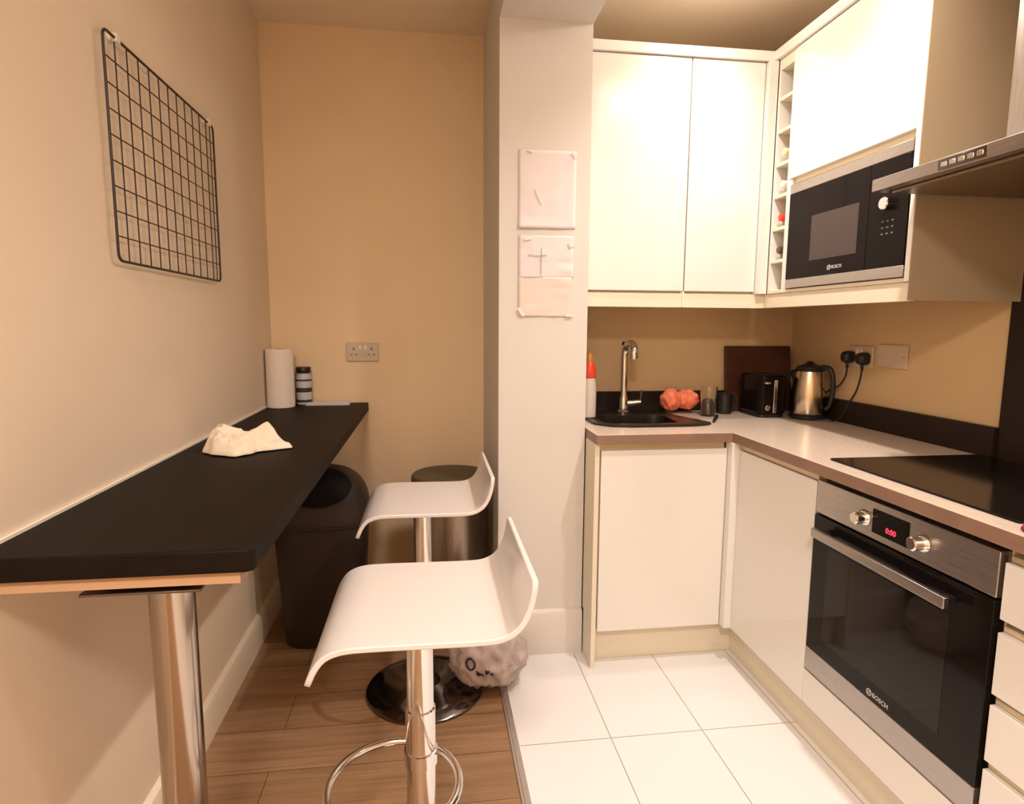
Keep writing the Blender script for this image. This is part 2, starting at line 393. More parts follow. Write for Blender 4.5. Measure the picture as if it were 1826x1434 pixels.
# ------------------------------------------------------------------ bar stools
def make_stool(loc):
    X, Y = loc[0], loc[1]; W = .200
    t = thing('bar_stool', '', 'bar stool', (X,Y,0), 'white bar stools')
    prof = smoothpath([(-.238-X0,0,.640),(-.222-X0,0,.676),(-.200-X0,0,.700),(-.165-X0,0,.7115),(-.11-X0,0,.7135),(.0-X0,0,.7125),(.09-X0,0,.712),(.130-X0,0,.716),(.158-X0,0,.732),(.175-X0,0,.760),(.184-X0,0,.792),(.188-X0,0,.824)],5)
    th = .012; top = []; bot = []
    for i,p in enumerate(prof):
        tn = (prof[min(i+1,len(prof)-1)]-prof[max(i-1,0)]).normalized(); nn = Vector((tn.z,0,-tn.x))
        top.append(p); bot.append(p+nn*th)
    n = len(prof); vs = []; fs = []; mats = []
    def wy(i):
        # rounded ends of the shell
        d = min(i, n-1-i); return W - (.010*(1-d/3)**2 if d < 3 else 0)
    mb = MB()
    rows = [[(X+top[i].x,Y-wy(i),top[i].z) for i in range(n)], [(X+top[i].x,Y+wy(i),top[i].z) for i in range(n)],
            [(X+bot[i].x,Y+wy(i),bot[i].z) for i in range(n)], [(X+bot[i].x,Y-wy(i),bot[i].z) for i in range(n)]]
    vs = rows[0]+rows[1]+rows[2]+rows[3]
    for i in range(n-1):
        for r_, mi in ((0,0),(1,1),(2,0),(3,1)):
            a = r_*n+i; b = ((r_+1)%4)*n+i; mb_f = (a,a+1,b+1,b); fs.append(mb_f); mats.append(mi)
    fs.append((0,n,2*n,3*n)); mats.append(1); fs.append((n-1,2*n-1,3*n-1,4*n-1)); mats.append(1)
    mb.v = vs; mb.f = [list(f) for f in fs]; mb.m = mats
    build('seat', mb, [M['white'],M['white']], t, bevel=.0025, ang=30)
    build('seat_plate', MB().box(X-.085,X+.085,Y-.085,Y+.085,.690,.6995), M['chrome_dark'], t, bevel=.003)
    build('column', MB().lathe((X,Y,0),[(.040,.035),(.036,.050),(.0335,.07),(.0335,.44),(.0335,.455),(.030,.458),(.0295,.690)],n=48), M['chrome'], t)
    build('base', MB().lathe((X,Y,0),[(.203,0),(.208,.003),(.208,.008),(.203,.012),(.150,.020),(.090,.027),(.055,.034),(.044,.048),(.040,.062)],n=72), M['chrome_dark'], t)
    cx, cy, r = X-.055, Y-.086, .137; pts = []
    for k in range(48): pts.append((cx+r*math.cos(2*PI*k/48),cy+r*math.sin(2*PI*k/48),.340))
    fr_ = build('footrest', MB().tube(pts,.0085,12,closed=True), M['chrome'], t)
    subpart('clamp', MB().lathe((X,Y,.322),[(.0335,0),(.0375,.002),(.0375,.034),(.0335,.036)],n=40), M['chrome'], fr_)
    return t
X0 = -.030
st = make_stool((X0,1.278))
st['label'] = 'nearer white bar stool beside the bar leg with its chrome footrest ring showing'
dup(st, (X0,2.068,0), 'farther white bar stool standing in front of the round steel bin', 'white bar stools')

# ------------------------------------------------------------------ swing bin
def sup(cx,cy,a,b,z,n=48,e=3.2):
    o = []
    for k in range(n):
        t_ = 2*PI*k/n; c_,s_ = math.cos(t_),math.sin(t_)
        o.append((cx+a*math.copysign(abs(c_)**(2/e),c_), cy+b*math.copysign(abs(s_)**(2/e),s_), z))
    return o
bx,by = -.447,2.515
t = thing('swing_bin', 'tall dark plastic swing-top bin under the far end of the bar', 'bin', (bx,by,0))
build('bin_body', MB().loops([sup(bx,by,.150,.118,0),sup(bx,by,.156,.124,.01),sup(bx,by,.186,.150,.50),sup(bx,by,.192,.155,.505),sup(bx,by,.192,.155,.525)],capb=True,capt=True), M['bin'], t)
ls = [sup(bx,by,.197,.160,.520),sup(bx,by,.197,.160,.552),sup(bx,by,.188,.153,.565)]
for k in range(1,10):
    a = PI/2*k/9.6; ls.append(sup(bx,by,.188*math.cos(a)**.72,.153*math.cos(a)**.8,.565+.165*math.sin(a),e=3.2-.12*k))
lid = build('lid', MB().loops(ls,capb=True,capt=True), M['bin'], t, ang=60)
# black flap laid over the front of the dome
lbv = BVHTree.FromPolygons([Vector(q) for l in ls for q in l], [(i*48+k,i*48+(k+1)%48,(i+1)*48+(k+1)%48,(i+1)*48+k) for i in range(len(ls)-1) for k in range(48)])
def on_lid(x,z,off):
    dr = Vector((0,.93,-.37)).normalized(); h = lbv.ray_cast(Vector((x,by,z))-dr*1.2, dr)
    if h[0] is None: return Vector((x,by-.1,z))
    nn = h[1] if h[1].dot(dr) < 0 else -h[1]
    return h[0]+nn*off
mb = MB(); rings = []
for s_,off in ((1.0,.0005),(.985,.005),(.85,.006),(.6,.006),(.3,.006),(.05,.006)):
    rings.append([on_lid(bx+.004+.128*s_*math.cos(2*PI*k/48), .622+.088*s_*math.sin(2*PI*k/48), off) for k in range(48)])
mb.loops(rings, capt=True); subpart('flap', mb, M['binlid'], lid, ang=60)['label'] = 'black swing flap'

# round steel bin behind the farther stool
cx,cy = .082,2.52
t = thing('steel_bin', 'round brushed steel bin with a dark lid behind the farther stool', 'bin', (cx,cy,0))
build('bin_body', MB().lathe((cx,cy,0),[(.158,.02),(.160,.022),(.160,.655),(.157,.657)],n=64), brushed('bin_steel',(.30,.25,.21),.30,300,300,4), t)
build('base_ring', MB().lathe((cx,cy,0),[(.160,0),(.163,.003),(.163,.022),(.160,.024)],n=64), M['black'], t)
build('lid', MB().lathe((cx,cy,0),[(.163,.650),(.166,.654),(.166,.672),(.160,.680),(.10,.684),(.02,.685)],n=64), mat('bin_lid_grey',(.075,.055,.030),.5), t)

# ------------------------------------------------------------------ carrier bag
def bag():
    c = Vector((.198,2.085,.122)); vs = []; fs = []; n,m_ = 72,44
    for j in range(m_+1):
        ph = PI*j/m_
        for i in range(n):
            th = 2*PI*i/n; d = Vector((math.sin(ph)*math.cos(th), math.sin(ph)*math.sin(th), -math.cos(ph)))
            p = Vector((d.x*.138, d.y*.125, d.z*.122))
            if p.z > 0: p.z *= 1.45; p.x *= 1-.30*(p.z/.17); p.y *= 1-.5*(p.z/.17)
            q = d*3.0
            f = abs(noise.noise(q*1.1+Vector((d.z*2,0,5))))*.34 + abs(noise.noise(Vector((q.x*2.6-q.z*1.6,q.y*2.6,q.z*1.3+q.x))))*.09
            fold = .055*math.sin(th*8+d.z*7+3*noise.noise(q*.6))
            p *= 1+.12-f+fold*.5*(1 if p.z>-.06 else .4)
            dd = math.hypot(c.x+p.x+.030, c.y+p.y-2.068); fl = .0015 if dd > .212 else .0135+max(0,.205-dd)*.17
            p.z = max(p.z, fl-c.z)
            if c.y+p.y > 2.236: p.y = 2.236-c.y
            vs.append(c+p)
    for j in range(m_):
        for i in range(n):
            a = j*n+i; b = j*n+(i+1)%n; fs.append((a,b,b+n,a+n))
    return vs, fs
bv, bf = bag()
bo = thing('carrier_bag', 'crumpled pale plastic carrier bag with dark print at the foot of the pillar', 'carrier bag', (.222,2.105,0))
build('bag_body', MB().add(bv,bf), M['bag'], bo, ang=180)
bvh = BVHTree.FromPolygons([tuple(v) for v in bv],[f for f in bf])
def on_bag(x,z):
    h = bvh.ray_cast(Vector((x,1.6,z)),Vector((0,1,0)))
    return (h[0]+Vector((0,-.0025,0))) if h[0] else Vector((x,2.0,z))
mb = MB()
def stroke(pts, r=.0032):
    P = [on_bag(a,b) for a,b in pts]; mb.tube(P, r, 6)
ca,cb = .128,.135
for P in ([(ca+.014*math.cos(k*PI/8),cb+.017*math.sin(k*PI/8)) for k in range(17)],[(.150,.112),(.152,.094)],[(.152,.094),(.164,.092)],[(.178,.120),(.188,.112)],[(.190,.119),(.180,.106)],
          [(.196,.110),(.204,.100),(.200,.094)],[(.168,.100),(.172,.092)]):
    mb = MB(); stroke(P, .0042); build('print_mark', mb, M['blue'], bo)['label'] = 'dark blue print on the bag'

# ------------------------------------------------------------------ papers on the pillar
def sheet(name, x0,x1,z0,z1, mt, label, seed, curl=.004, y=PY, tapes=(), marks=()):
    t = thing(name, label, 'paper notice', ((x0+x1)/2,y,z0)); n,m_ = 18,24; vs=[]; fs=[]
    for j in range(m_+1):
        for i in range(n+1):
            u,v = i/n,j/m_
            d = .0022 + curl*abs(noise.noise(Vector((u*2.3+seed,v*2.8,seed)))) + .006*max(0,.12-v)/.12*(1-u)*(seed%2)
            vs.append((x0+(x1-x0)*u, y-d, z0+(z1-z0)*v))
    for j in range(m_):
        for i in range(n):
            a=j*(n+1)+i; fs.append((a,a+1,a+n+2,a+n+1))
    o = build('sheet', MB().add(vs,fs), mt, t, ang=180); s = o.modifiers.new('t','SOLIDIFY'); s.thickness=.0006
    for (a,b,w,h,r) in tapes:
        cs,sn = math.cos(r),math.sin(r); q=[(-w,-h),(w,-h),(w,h),(-w,h)]
        P=[(a+p*cs-q_*sn, b+p*sn+q_*cs) for p,q_ in q]
        build('tape', MB().prism(P,y-.0095,y-.0085), M['tape'], t)['label']='clear sticky tape'
    if marks:
        for P in marks: build('pencil_mark', MB().tube([(a,y-.0075,b) for a,b in P],.0012,6), M['faint'], t)['label']='faint grey mark'
    return t
sheet('paper_notice', .324,.536,1.655,1.930, M['paper'], 'upper white paper sheet taped to the pillar', 3, tapes=((.528,1.915,.012,.005,-1.0),),
      marks=(((.352,1.924),(.360,1.921),(.372,1.917)),((.382,1.79),(.392,1.765),(.408,1.735))))
sheet('paper_notice', .325,.528,1.335,1.480, M['paper2'], 'lowest beige paper sheet on the pillar with taped corners', 6, curl=.003, tapes=((.336,1.352,.018,.006,-.95),(.52,1.34,.014,.005,0)))
sheet('paper_notice', .326,.532,1.478,1.630, M['paper'], 'middle creased paper on the pillar with a pencil cross', 8, curl=.006, tapes=((.522,1.600,.010,.010,.5),(.36,1.618,.016,.006,.2)),
      marks=(((.362,1.560),(.385,1.556),(.405,1.556),(.430,1.560)),((.410,1.585),(.411,1.560),(.410,1.535),(.409,1.49))))

# ------------------------------------------------------------------ base units
YD, XD = 2.120, 1.137          # door planes of the two runs
ZD0, ZD1, ZW0, ZW = .147, .848, .875, .910
t = thing('sink_cabinet', 'cream base cabinet under the sink with one flat door', 'base cabinet', (.86,YD,0))
build('end_panel', MB().box(.594,.612,YD,PY-.0165,0,ZW0-.001).box(.594,.612,PY-.0165,PY-.001,.185,ZW0-.001), M['carcass'], t, bevel=.001)
build('carcass', MB().box(.613,1.105,YD+.024,YK-.002,ZD0,ZD1-.16).box(.613,1.105,YD+.060,YD+.075,ZD1-.16,ZW0-.001).box(.613,.630,YD+.024,YD+.06,ZD1-.16,ZW0-.001), M['carcass'], t)
build('door', MB().box(.618,1.106,YD,YD+.020,ZD0,ZD1), M['cream'], t, bevel=.0015)
build('handle_rail', MB().box(.613,1.106,YD+.022,YD+.036,ZD1-.03,ZW0-.001), M['rail'], t, bevel=.002)['label']='recessed grip rail above the door'
t = thing('corner_cabinet', 'cream corner base cabinet between the sink cabinet and the oven', 'base cabinet', (XD,1.87,0))
build('carcass', MB().box(XD+.024,XR-.002,1.626,YD-.001,ZD0,ZW0-.001), M['carcass'], t)
build('corner_post', MB().box(1.108,XD+.020,2.085,YD+.018,ZD0,ZW0-.001), M['cream'], t, bevel=.0015)
build('door', MB().box(XD,XD+.020,1.628,2.083,ZD0,ZD1), M['cream'], t, bevel=.0015)
build('handle_rail', MB().box(XD+.006,XD+.0235,1.628,2.083,ZD1+.001,ZW0-.001), M['rail'], t, bevel=.002)['label']='recessed grip rail above the door'
t = thing('oven_housing', 'cream base unit holding the built-in oven', 'base cabinet', (XD,1.33,0))
mb = MB().box(XD+.024,XR-.002,1.0285,1.0335,ZD0,ZW0-.001).box(XD+.024,XR-.002,1.6205,1.6255,ZD0,ZW0-.001).box(XD+.024,XR-.002,1.034,1.620,ZD0,.249)
build('carcass', mb, M['carcass'], t)
build('filler_panel', MB().box(XD,XD+.020,1.028,1.626,ZD0,.254), M['cream'], t, bevel=.0015)['label']='cream panel below the oven'
t = thing('drawer_unit', 'cream base unit with four stacked drawers beside the oven', 'drawer unit', (XD,.72,0))
build('carcass', MB().box(XD+.040,XR-.002,.42,1.0255,ZD0,ZW0-.001), M['carcass'], t)
for a,b in ((.718,.838),(.556,.690),(.408,.532),(ZD0,.388)):
    d = build('drawer', MB().box(XD,XD+.020,.42,1.024,a,b), M['cream'], t, bevel=.0015)
    subpart('grip_rail', MB().box(XD+.012,XD+.038,.42,1.024,b+.001,b+.014), M['rail'], d, bevel=.002)
mb = MB().box(.6135,1.205,2.184,2.200,0,ZD0-.001).box(1.190,1.205,.42,2.184,0,ZD0-.001)
tag(build('plinth', mb, M['carcass'], loc=(1.19,2.18,0), bevel=.001), 'cream kickboard running along the floor under the base cabinets', 'plinth')

# worktop with a hole for the sink bowl
hx0,hx1,hy0,hy1 = .665,1.020,2.300,2.560
wt = MB()
def slab(x0,x1,y0,y1): wt.box(x0,x1,y0,y1,ZW0,ZW-.0006,0); wt.box(x0,x1,y0,y1,ZW-.0006,ZW,1)
def lshape(z0,z1,m,inset=0):
    o = [(.594,PY-.001),(.594,2.100),(1.114,2.100),(1.114,.42),(XR-.001,.42),(XR-.001,YK-.001),(.594,YK-.001)]
    # split into quads around the hole
    xs = [.594,hx0,hx1,1.114,XR-.001]; ys = [2.100,hy0,hy1,YK-.001]
    for i in range(4):
        for j in range(3):
            if i==1 and j==1: continue
            wt.box(xs[i],xs[i+1],ys[j],ys[j+1],z0,z1,m)
    wt.box(1.114,XR-.001,.42,2.100,z0,z1,m)
def wt_build():
    xs = [.594,hx0,hx1,1.114,XR-.001]; ys = [.42,2.100,hy0,hy1,YK-.001]
    cells = {(i,j) for i in range(4) for j in range(1,4) if (i,j)!=(1,2)} | {(3,0)}
    for (i,j) in cells:
        x0,x1,y0,y1 = xs[i],xs[i+1],ys[j],ys[j+1]
        wt.add([(x0,y0,ZW),(x1,y0,ZW),(x1,y1,ZW),(x0,y1,ZW)],[(0,1,2,3)],1)
        wt.add([(x0,y0,ZW0),(x1,y0,ZW0),(x1,y1,ZW0),(x0,y1,ZW0)],[(3,2,1,0)],0)
        for (di,dj,a,b) in ((-1,0,(x0,y1),(x0,y0)),(1,0,(x1,y0),(x1,y1)),(0,-1,(x0,y0),(x1,y0)),(0,1,(x1,y1),(x0,y1))):
            if (i+di,j+dj) not in cells:
                wt.add([(a[0],a[1],ZW0),(b[0],b[1],ZW0),(b[0],b[1],ZW),(a[0],a[1],ZW)],[(0,1,2,3)],0)
wt_build()
tag(build('worktop', wt, [M['wood_edge'],M['worktop']], loc=(1.2,2.2,ZW0), bevel=.0015, ang=30), 'pale L-shaped kitchen worktop with a brown front edge', 'worktop')
mb = MB().box(PX1+.001,XR-.022,YK-.020,YK-.001,ZW+.0005,1.003).box(XR-.022,XR-.001,1.602,YK-.001,ZW+.0005,1.003)
tag(build('upstand', mb, M['dark_laminate'], loc=(1.7,2.6,ZW), bevel=.001), 'dark brown upstand strip along the back of the worktop', 'upstand')
tag(build('splashback', MB().box(XR-.010,XR-.001,.42,1.600,ZW+.0005,1.664), M['dark_laminate'], loc=(1.705,1.0,ZW), bevel=.001), 'tall dark brown splashback panel behind the hob', 'splashback')

# ------------------------------------------------------------------ oven
t = thing('oven', 'built-in oven with steel control strip and black glass door', 'oven', (XD,1.327,.256))
oy0,oy1 = 1.034,1.620
build('oven_body', MB().box(XD+.026,XR-.05,oy0+.004,oy1-.004,.257,.868), M['black'], t)
cp = build('control_panel', MB().box(XD-.002,XD+.025,oy0,oy1,.757,.856), M['steel'], t, bevel=.002)
dsp = build('display', MB().box(XD-.004,XD-.0021,1.268,1.388,.775,.838), M['blackgloss'], t, bevel=.0008)
text_part('clock_digits','0:00',.020,M['glow'],dsp,(XD-.0046,1.322,.795),(0,-1,0),(0,0,1),.0004)
for y in (1.420,1.226):
    k = build('knob', MB().lathe((XD-.034,y,.803),[(.013,0),(.0165,.003),(.0165,.022),(.0185,.024),(.0225,.0315)],n=36,axis='x'), M['chrome'], t)
d = build('oven_door', MB().box(XD-.004,XD+.024,oy0,oy1,.334,.752), M['ovenglass'], t, bevel=.0015)
subpart('inner_window', MB().box(XD-.0046,XD-.0040,oy0+.10,oy1-.07,.385,.672), mat('oven_window',(.014,.010,.008),.05,spec=.28), d)
subpart('handle', MB().box(XD-.048,XD-.034,1.108,1.572,.700,.726), M['steel'], d, bevel=.002)
for y in (1.13,1.55): subpart('handle_post', MB().box(XD-.035,XD-.0045,y-.009,y+.009,.705,.721), M['black'], d, bevel=.001)
subpart('steel_strip', MB().box(XD-.0045,XD+.020,oy0,oy1,.264,.3335), M['steel'], d, bevel=.0015)
text_part('brand_lettering','BOSCH',.017,M['logo'],d,(XD-.0048,1.309,.352),(0,-1,0),(0,0,1))
mb = MB().tube([(XD-.0048,1.349+.0085*math.cos(a*PI/9),.352+.0085*math.sin(a*PI/9)) for a in range(18)],.0010,5,closed=True)
mb.box(XD-.0055,XD-.0045,1.3455,1.347,.346,.358).box(XD-.0055,XD-.0045,1.351,1.3525,.346,.358).box(XD-.0055,XD-.0045,1.3455,1.3525,.3513,.3527)
subpart('brand_emblem', mb, M['logo'], d)

# hob
t = thing('hob', 'black glass ceramic hob set in the worktop above the oven', 'hob', (1.42,1.34,ZW))
build('glass_plate', MB().prism(rrect(1.176,1.680,1.040,1.632,.006),ZW+.0004,ZW+.006,plane='xy'), M['hobglass'], t, bevel=.001)


mb = MB(); ls=[]
for z,s_ in ((ZW+.0004,.9),(ZW+.006,1.0),(ZW+.014,.92),(ZW+.019,.6)):
    ls.append([(1.165+.034*s_*math.cos(a*PI/12)*(1+.15*math.sin(a*.9)), .962+.055*s_*math.sin(a*PI/12), z+.0015*math.sin(a*1.3)) for a in range(24)])
mb.loops(ls,capb=True,capt=True)
tag(build('cloth_pad', mb, M['magenta'], loc=(1.165,.962,ZW), ang=180), 'small magenta cloth pad at the edge of the worktop beyond the hob', 'cloth pad')

# ------------------------------------------------------------------ hood
t = thing('cooker_hood', 'brushed steel chimney cooker hood above the hob', 'cooker hood', (1.45,1.28,1.665))
mb = MB(); mb.prism([(1.200,1.668),(1.700,1.668),(1.700,1.730),(1.480,1.730),(1.200,1.700)], .985, 1.573, plane='xz')
cn = build('canopy', mb, M['steel'], t, bevel=.002)
subpart('grease_filter', MB().box(1.235,1.690,1.02,1.54,1.660,1.6675), M['filter'], cn, bevel=.002)
build('chimney', MB().box(1.440,1.703,1.135,1.420,1.7305,ZK-.001), M['steelv'], t, bevel=.002)
for k in range(5):
    y = 1.335-.024*k
    build('button', MB().box(1.1965,1.1999,y-.008,y+.008,1.678,1.689), M['chrome'], t, bevel=.001)
mb = MB().box(1.198,1.1999,1.222,1.352,1.672,1.695); build('button_panel', mb, M['chrome_dark'], t, bevel=.0005)

# ------------------------------------------------------------------ wall units
YU, XU = 2.337, 1.337; ZU0, ZU1 = 1.441, 2.314
t = thing('wall_cabinet', 'cream two-door wall cabinet above the sink', 'wall cabinet', (.95,YU,ZU0))
build('carcass', MB().box(PX1+.002,1.318,YU+.022,YK-.001,1.432,ZU1), M['carcass'], t)
build('door', MB().box(PX1+.002,.9985,YU,YU+.020,ZU0,ZU1-.002), M['cream'], t, bevel=.0015)
build('door', MB().box(1.0025,1.298,YU,YU+.020,ZU0,ZU1-.002), M['cream'], t, bevel=.0015)
build('corner_post', MB().box(1.3005,1.338,2.3125,YU+.020,1.432,ZU1-.001), M['cream'], t, bevel=.0015)
rk = thing('wine_rack', 'narrow open cream wine rack with seven pigeonholes in the wall units', 'wine rack', (XU,2.255,1.43))
build('side_panel', MB().box(XU+.003,XR-.002,2.2985,2.3115,1.432,ZU1), M['cream'], rk, bevel=.001)
build('side_panel', MB().box(XU+.003,XR-.002,2.2005,2.2150,1.432,ZU1), M['cream'], rk, bevel=.001)
build('back_panel', MB().box(XR-.012,XR-.003,2.2155,2.298,1.445,2.27), M['rail'], rk)
zs = [1.432,1.549,1.672,1.795,1.914,2.038,2.158,2.272]
for i,z in enumerate(zs):
    if i == 7: build('shelf', MB().box(XU+.003,XR-.013,2.2155,2.298,z,ZU1), M['carcass'], rk, bevel=.001)
    else: build('shelf', MB().box(XU+.003,XR-.013,2.2155,2.298,z,z+.013), M['carcass'], rk, bevel=.001)
def bottle(c, m1, m2, label):
    x,y,z = c
    b = thing('bottle', label, 'bottle', c, 'bottles lying in the wine rack')
    build('bottle_body', MB().lathe((x,y,z),[(.010,.03),(.0125,.032),(.0125,.085),(.020,.105),(.034,.125),(.036,.14),(.036,.29),(.030,.297)],n=28,axis='x'), m1, b)
    build('cap', MB().lathe((x,y,z),[(.012,0),(.0145,.002),(.0145,.030),(.013,.032)],n=24,axis='x'), m2, b)
for i,(m1,m2,lb) in enumerate(((M['wine4'],M['wine4'],'dark bottle in the second pigeonhole from the bottom of the rack'),(M['wine3'],M['red'],'red-capped bottle in the third pigeonhole from the bottom of the rack'),
        (M['wine2'],M['plastic_white'],'pale-capped bottle in the middle pigeonhole of the rack'),(M['wine1'],M['wine2'],'amber bottle in the third pigeonhole from the top of the rack'))):
    bottle((1.344,2.2567,zs[i+1]+.013+.0365), m1, m2, lb)
mc = thing('microwave_cabinet', 'cream wall cabinet housing the microwave below a tall flat door', 'wall cabinet', (XU,1.89,1.43))
mb = MB().box(XU-.001,XR-.002,1.5765,1.5935,1.432,ZU1); build('side_panel', mb, M['cream'], mc, bevel=.001)
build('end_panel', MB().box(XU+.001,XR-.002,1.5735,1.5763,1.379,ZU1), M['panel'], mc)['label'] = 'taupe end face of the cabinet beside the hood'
build('side_panel', MB().box(XU+.003,XR-.002,2.1835,2.1995,1.432,ZU1), M['cream'], mc, bevel=.001)
build('shelf', MB().box(XU+.003,XR-.002,1.594,2.183,1.432,1.443), M['carcass'], mc)
build('shelf', MB().box(XU+.012,XR-.002,1.594,2.183,1.830,1.850), M['rail'], mc)
build('carcass', MB().box(XU+.024,XR-.002,1.594,2.183,1.851,ZU1), M['carcass'], mc)
build('door', MB().box(XU,XU+.020,1.597,2.197,1.849,ZU1-.002), M['cream'], mc, bevel=.0015)
mb = MB().box(PX1+.002,XU+.02,YU-.012,YU+.30,ZU1+.0005,2.352).box(XU-.012,XR-.002,1.5735,YU+.30,ZU1+.0005,2.352)
tag(build('cornice', mb, M['cream'], loc=(XU,YU,ZU1), bevel=.002), 'cream top trim capping the wall cabinets', 'cornice')
mb = MB().box(PX1+.002,XU+.026,YU+.006,YU+.024,1.377,1.4315).box(XU+.008,XU+.026,1.577,YU+.006,1.377,1.4315).box(.9965,1.0045,YU+.001,YU+.007,1.377,1.440)
tag(build('pelmet', mb, M['carcass'], loc=(XU,YU,1.377), bevel=.001), 'cream light rail strip under the wall cabinets', 'pelmet')

# ------------------------------------------------------------------ microwave
my0,my1 = 1.598,2.181
t = thing('microwave', 'built-in black glass microwave with steel strips', 'microwave', (XU,1.89,1.444))
build('casing', MB().box(XU+.018,XR-.03,my0+.003,my1-.003,1.4435,1.828), M['black'], t)
build('steel_strip', MB().box(XU-.002,XU+.017,my0,my1,1.790,1.824), M['steel'], t, bevel=.0015)
build('steel_strip', MB().box(XU-.002,XU+.017,my0,my1,1.446,1.479), M['steel'], t, bevel=.0015)
d = build('door', MB().box(XU-.002,XU+.017,1.757,my1,1.4795,1.7895), M['blackgloss'], t, bevel=.001)
subpart('window', MB().box(XU-.0026,XU-.0020,1.800,2.040,1.535,1.690), M['window'], d)
text_part('brand_lettering','BOSCH',.016,M['logo'],d,(XU-.0028,1.889,1.502),(0,-1,0),(0,0,1))
mb = MB().tube([(XU-.0028,1.928+.008*math.cos(a*PI/9),1.502+.008*math.sin(a*PI/9)) for a in range(18)],.0010,5,closed=True)
mb.box(XU-.0035,XU-.0025,1.925,1.9265,1.497,1.507).box(XU-.0035,XU-.0025,1.9295,1.931,1.497,1.507)
subpart('brand_emblem', mb, M['logo'], d)
p = build('control_panel', MB().box(XU-.002,XU+.017,my0,1.7555,1.4795,1.7895), M['blackgloss'], t, bevel=.001)
subpart('knob', MB().lathe((XU-.024,1.672,1.662),[(.016,0),(.0185,.003),(.0185,.0215)],n=32,axis='x'), M['chrome'], p)
text_part('clock_digits','0:00',.014,M['glow'],p,(XU-.0026,1.672,1.738),(0,-1,0),(0,0,1),.0004)
for r_ in range(3):
    for c_ in range(3):
        subpart('button', MB().box(XU-.0028,XU-.0020,1.648+.020*c_,1.656+.020*c_,1.575+.018*r_,1.579+.018*r_), M['grey'], p)

# ------------------------------------------------------------------ sink, tap
t = thing('sink', 'black composite sink set into the worktop near the pillar', 'sink', (.85,2.43,ZW))
def ang_loop(fx, z, n=64):
    return [(*fx(2*PI*k/n), z) for k in range(n)]
outer = [(.642,2.62),(.642,2.33),(.70,2.262),(.78,2.245),(1.02,2.245),(1.09,2.262),(1.135,2.30),(1.06,2.50),(1.05,2.66),(.66,2.66)]
inner = [(p[0],p[1]) for p in rrect(.70,1.005,2.315,2.540,.05)]
cc = (.85,2.43); fo = ray_poly(outer,cc); fi = ray_poly(inner,cc)
def lerp(f,g,w): return lambda a: tuple(f(a)[i]*(1-w)+g(a)[i]*w for i in (0,1))
def scl(f,w): return lambda a: tuple(cc[i]+(f(a)[i]-cc[i])*w for i in (0,1))
mb = MB().loops([ang_loop(fo,ZW+.0004),ang_loop(fo,ZW+.006),ang_loop(lerp(fo,fi,.08),ZW+.009),ang_loop(lerp(fo,fi,.8),ZW+.008),ang_loop(fi,ZW+.004),
                 ang_loop(scl(fi,.97),ZW-.03),ang_loop(scl(fi,.93),ZW-.155),ang_loop(scl(fi,.80),ZW-.168),ang_loop(scl(fi,.16),ZW-.172)],capt=True)
build('basin', mb, M['blackchip'], t, ang=50)
build('drain', MB().lathe((cc[0],cc[1],ZW-.1715),[(.040,0),(.042,.003),(.030,.005),(.012,.002)],n=32), M['chrome'], t)
t = thing('mixer_tap', 'tall chrome mixer tap standing behind the sink', 'tap', (.850,2.585,ZW))
tx,ty = .850,2.590
build('tap_base', MB().lathe((tx,ty,ZW+.008),[(.027,0),(.028,.003),(.028,.008),(.022,.014),(.021,.060),(.019,.072)],n=32), M['chrome'], t)
pts = smoothpath([(tx,ty,ZW+.07),(tx,ty,ZW+.18),(tx,ty,ZW+.27),(tx+.001,ty-.012,ZW+.300),(tx+.003,ty-.040,ZW+.316),(tx+.001,ty-.09,ZW+.318),(tx-.003,ty-.125,ZW+.306),(tx-.006,ty-.140,ZW+.285),(tx-.006,ty-.142,ZW+.255)],6)
build('spout', MB().tube(pts,.0155,20), M['chrome'], t)
build('spout_cap', MB().lathe((tx,ty,ZW+.306),[(.014,0),(.014,.014),(.011,.018)],n=20), M['black'], t)
mb = MB().tube([(tx,ty,ZW+.050),(tx+.040,ty-.008,ZW+.052),(tx+.075,ty-.012,ZW+.056)],[.014,.013,.012],16)
h = build('lever', mb, M['chrome'], t)
subpart('lever_stick', MB().tube([(tx+.070,ty-.012,ZW+.056),(tx+.074,ty-.016,ZW+.085),(tx+.077,ty-.020,ZW+.112)],[.006,.0045,.004],12), M['chrome_dark'], h)
tag(build('spatula', MB().tube([(1.150,2.330,ZW+.006),(1.185,2.39,ZW+.007),(1.225,2.455,ZW+.008)],[.006,.007,.008],10), M['black'], loc=(1.18,2.39,ZW)), 'slim black utensil handle lying on the worktop beside the sink', 'kitchen utensil')

# ------------------------------------------------------------------ things on the worktop
c = (.660,2.47,ZW+.0095)
t = thing('soap_bottle', 'clear washing-up bottle with a red top at the pillar edge behind the sink', 'soap bottle', c)
build('bottle_body', MB().lathe(c,[(.026,0),(.030,.004),(.031,.12),(.027,.150),(.024,.168)],n=32), M['soap'], t)
build('red_sleeve', MB().lathe(c,[(.024,.166),(.028,.170),(.027,.205),(.019,.225),(.015,.232)],n=32), M['red'], t)
build('cap', MB().lathe(c,[(.014,.230),(.015,.233),(.013,.255),(.008,.270)],n=24), M['amber'], t)

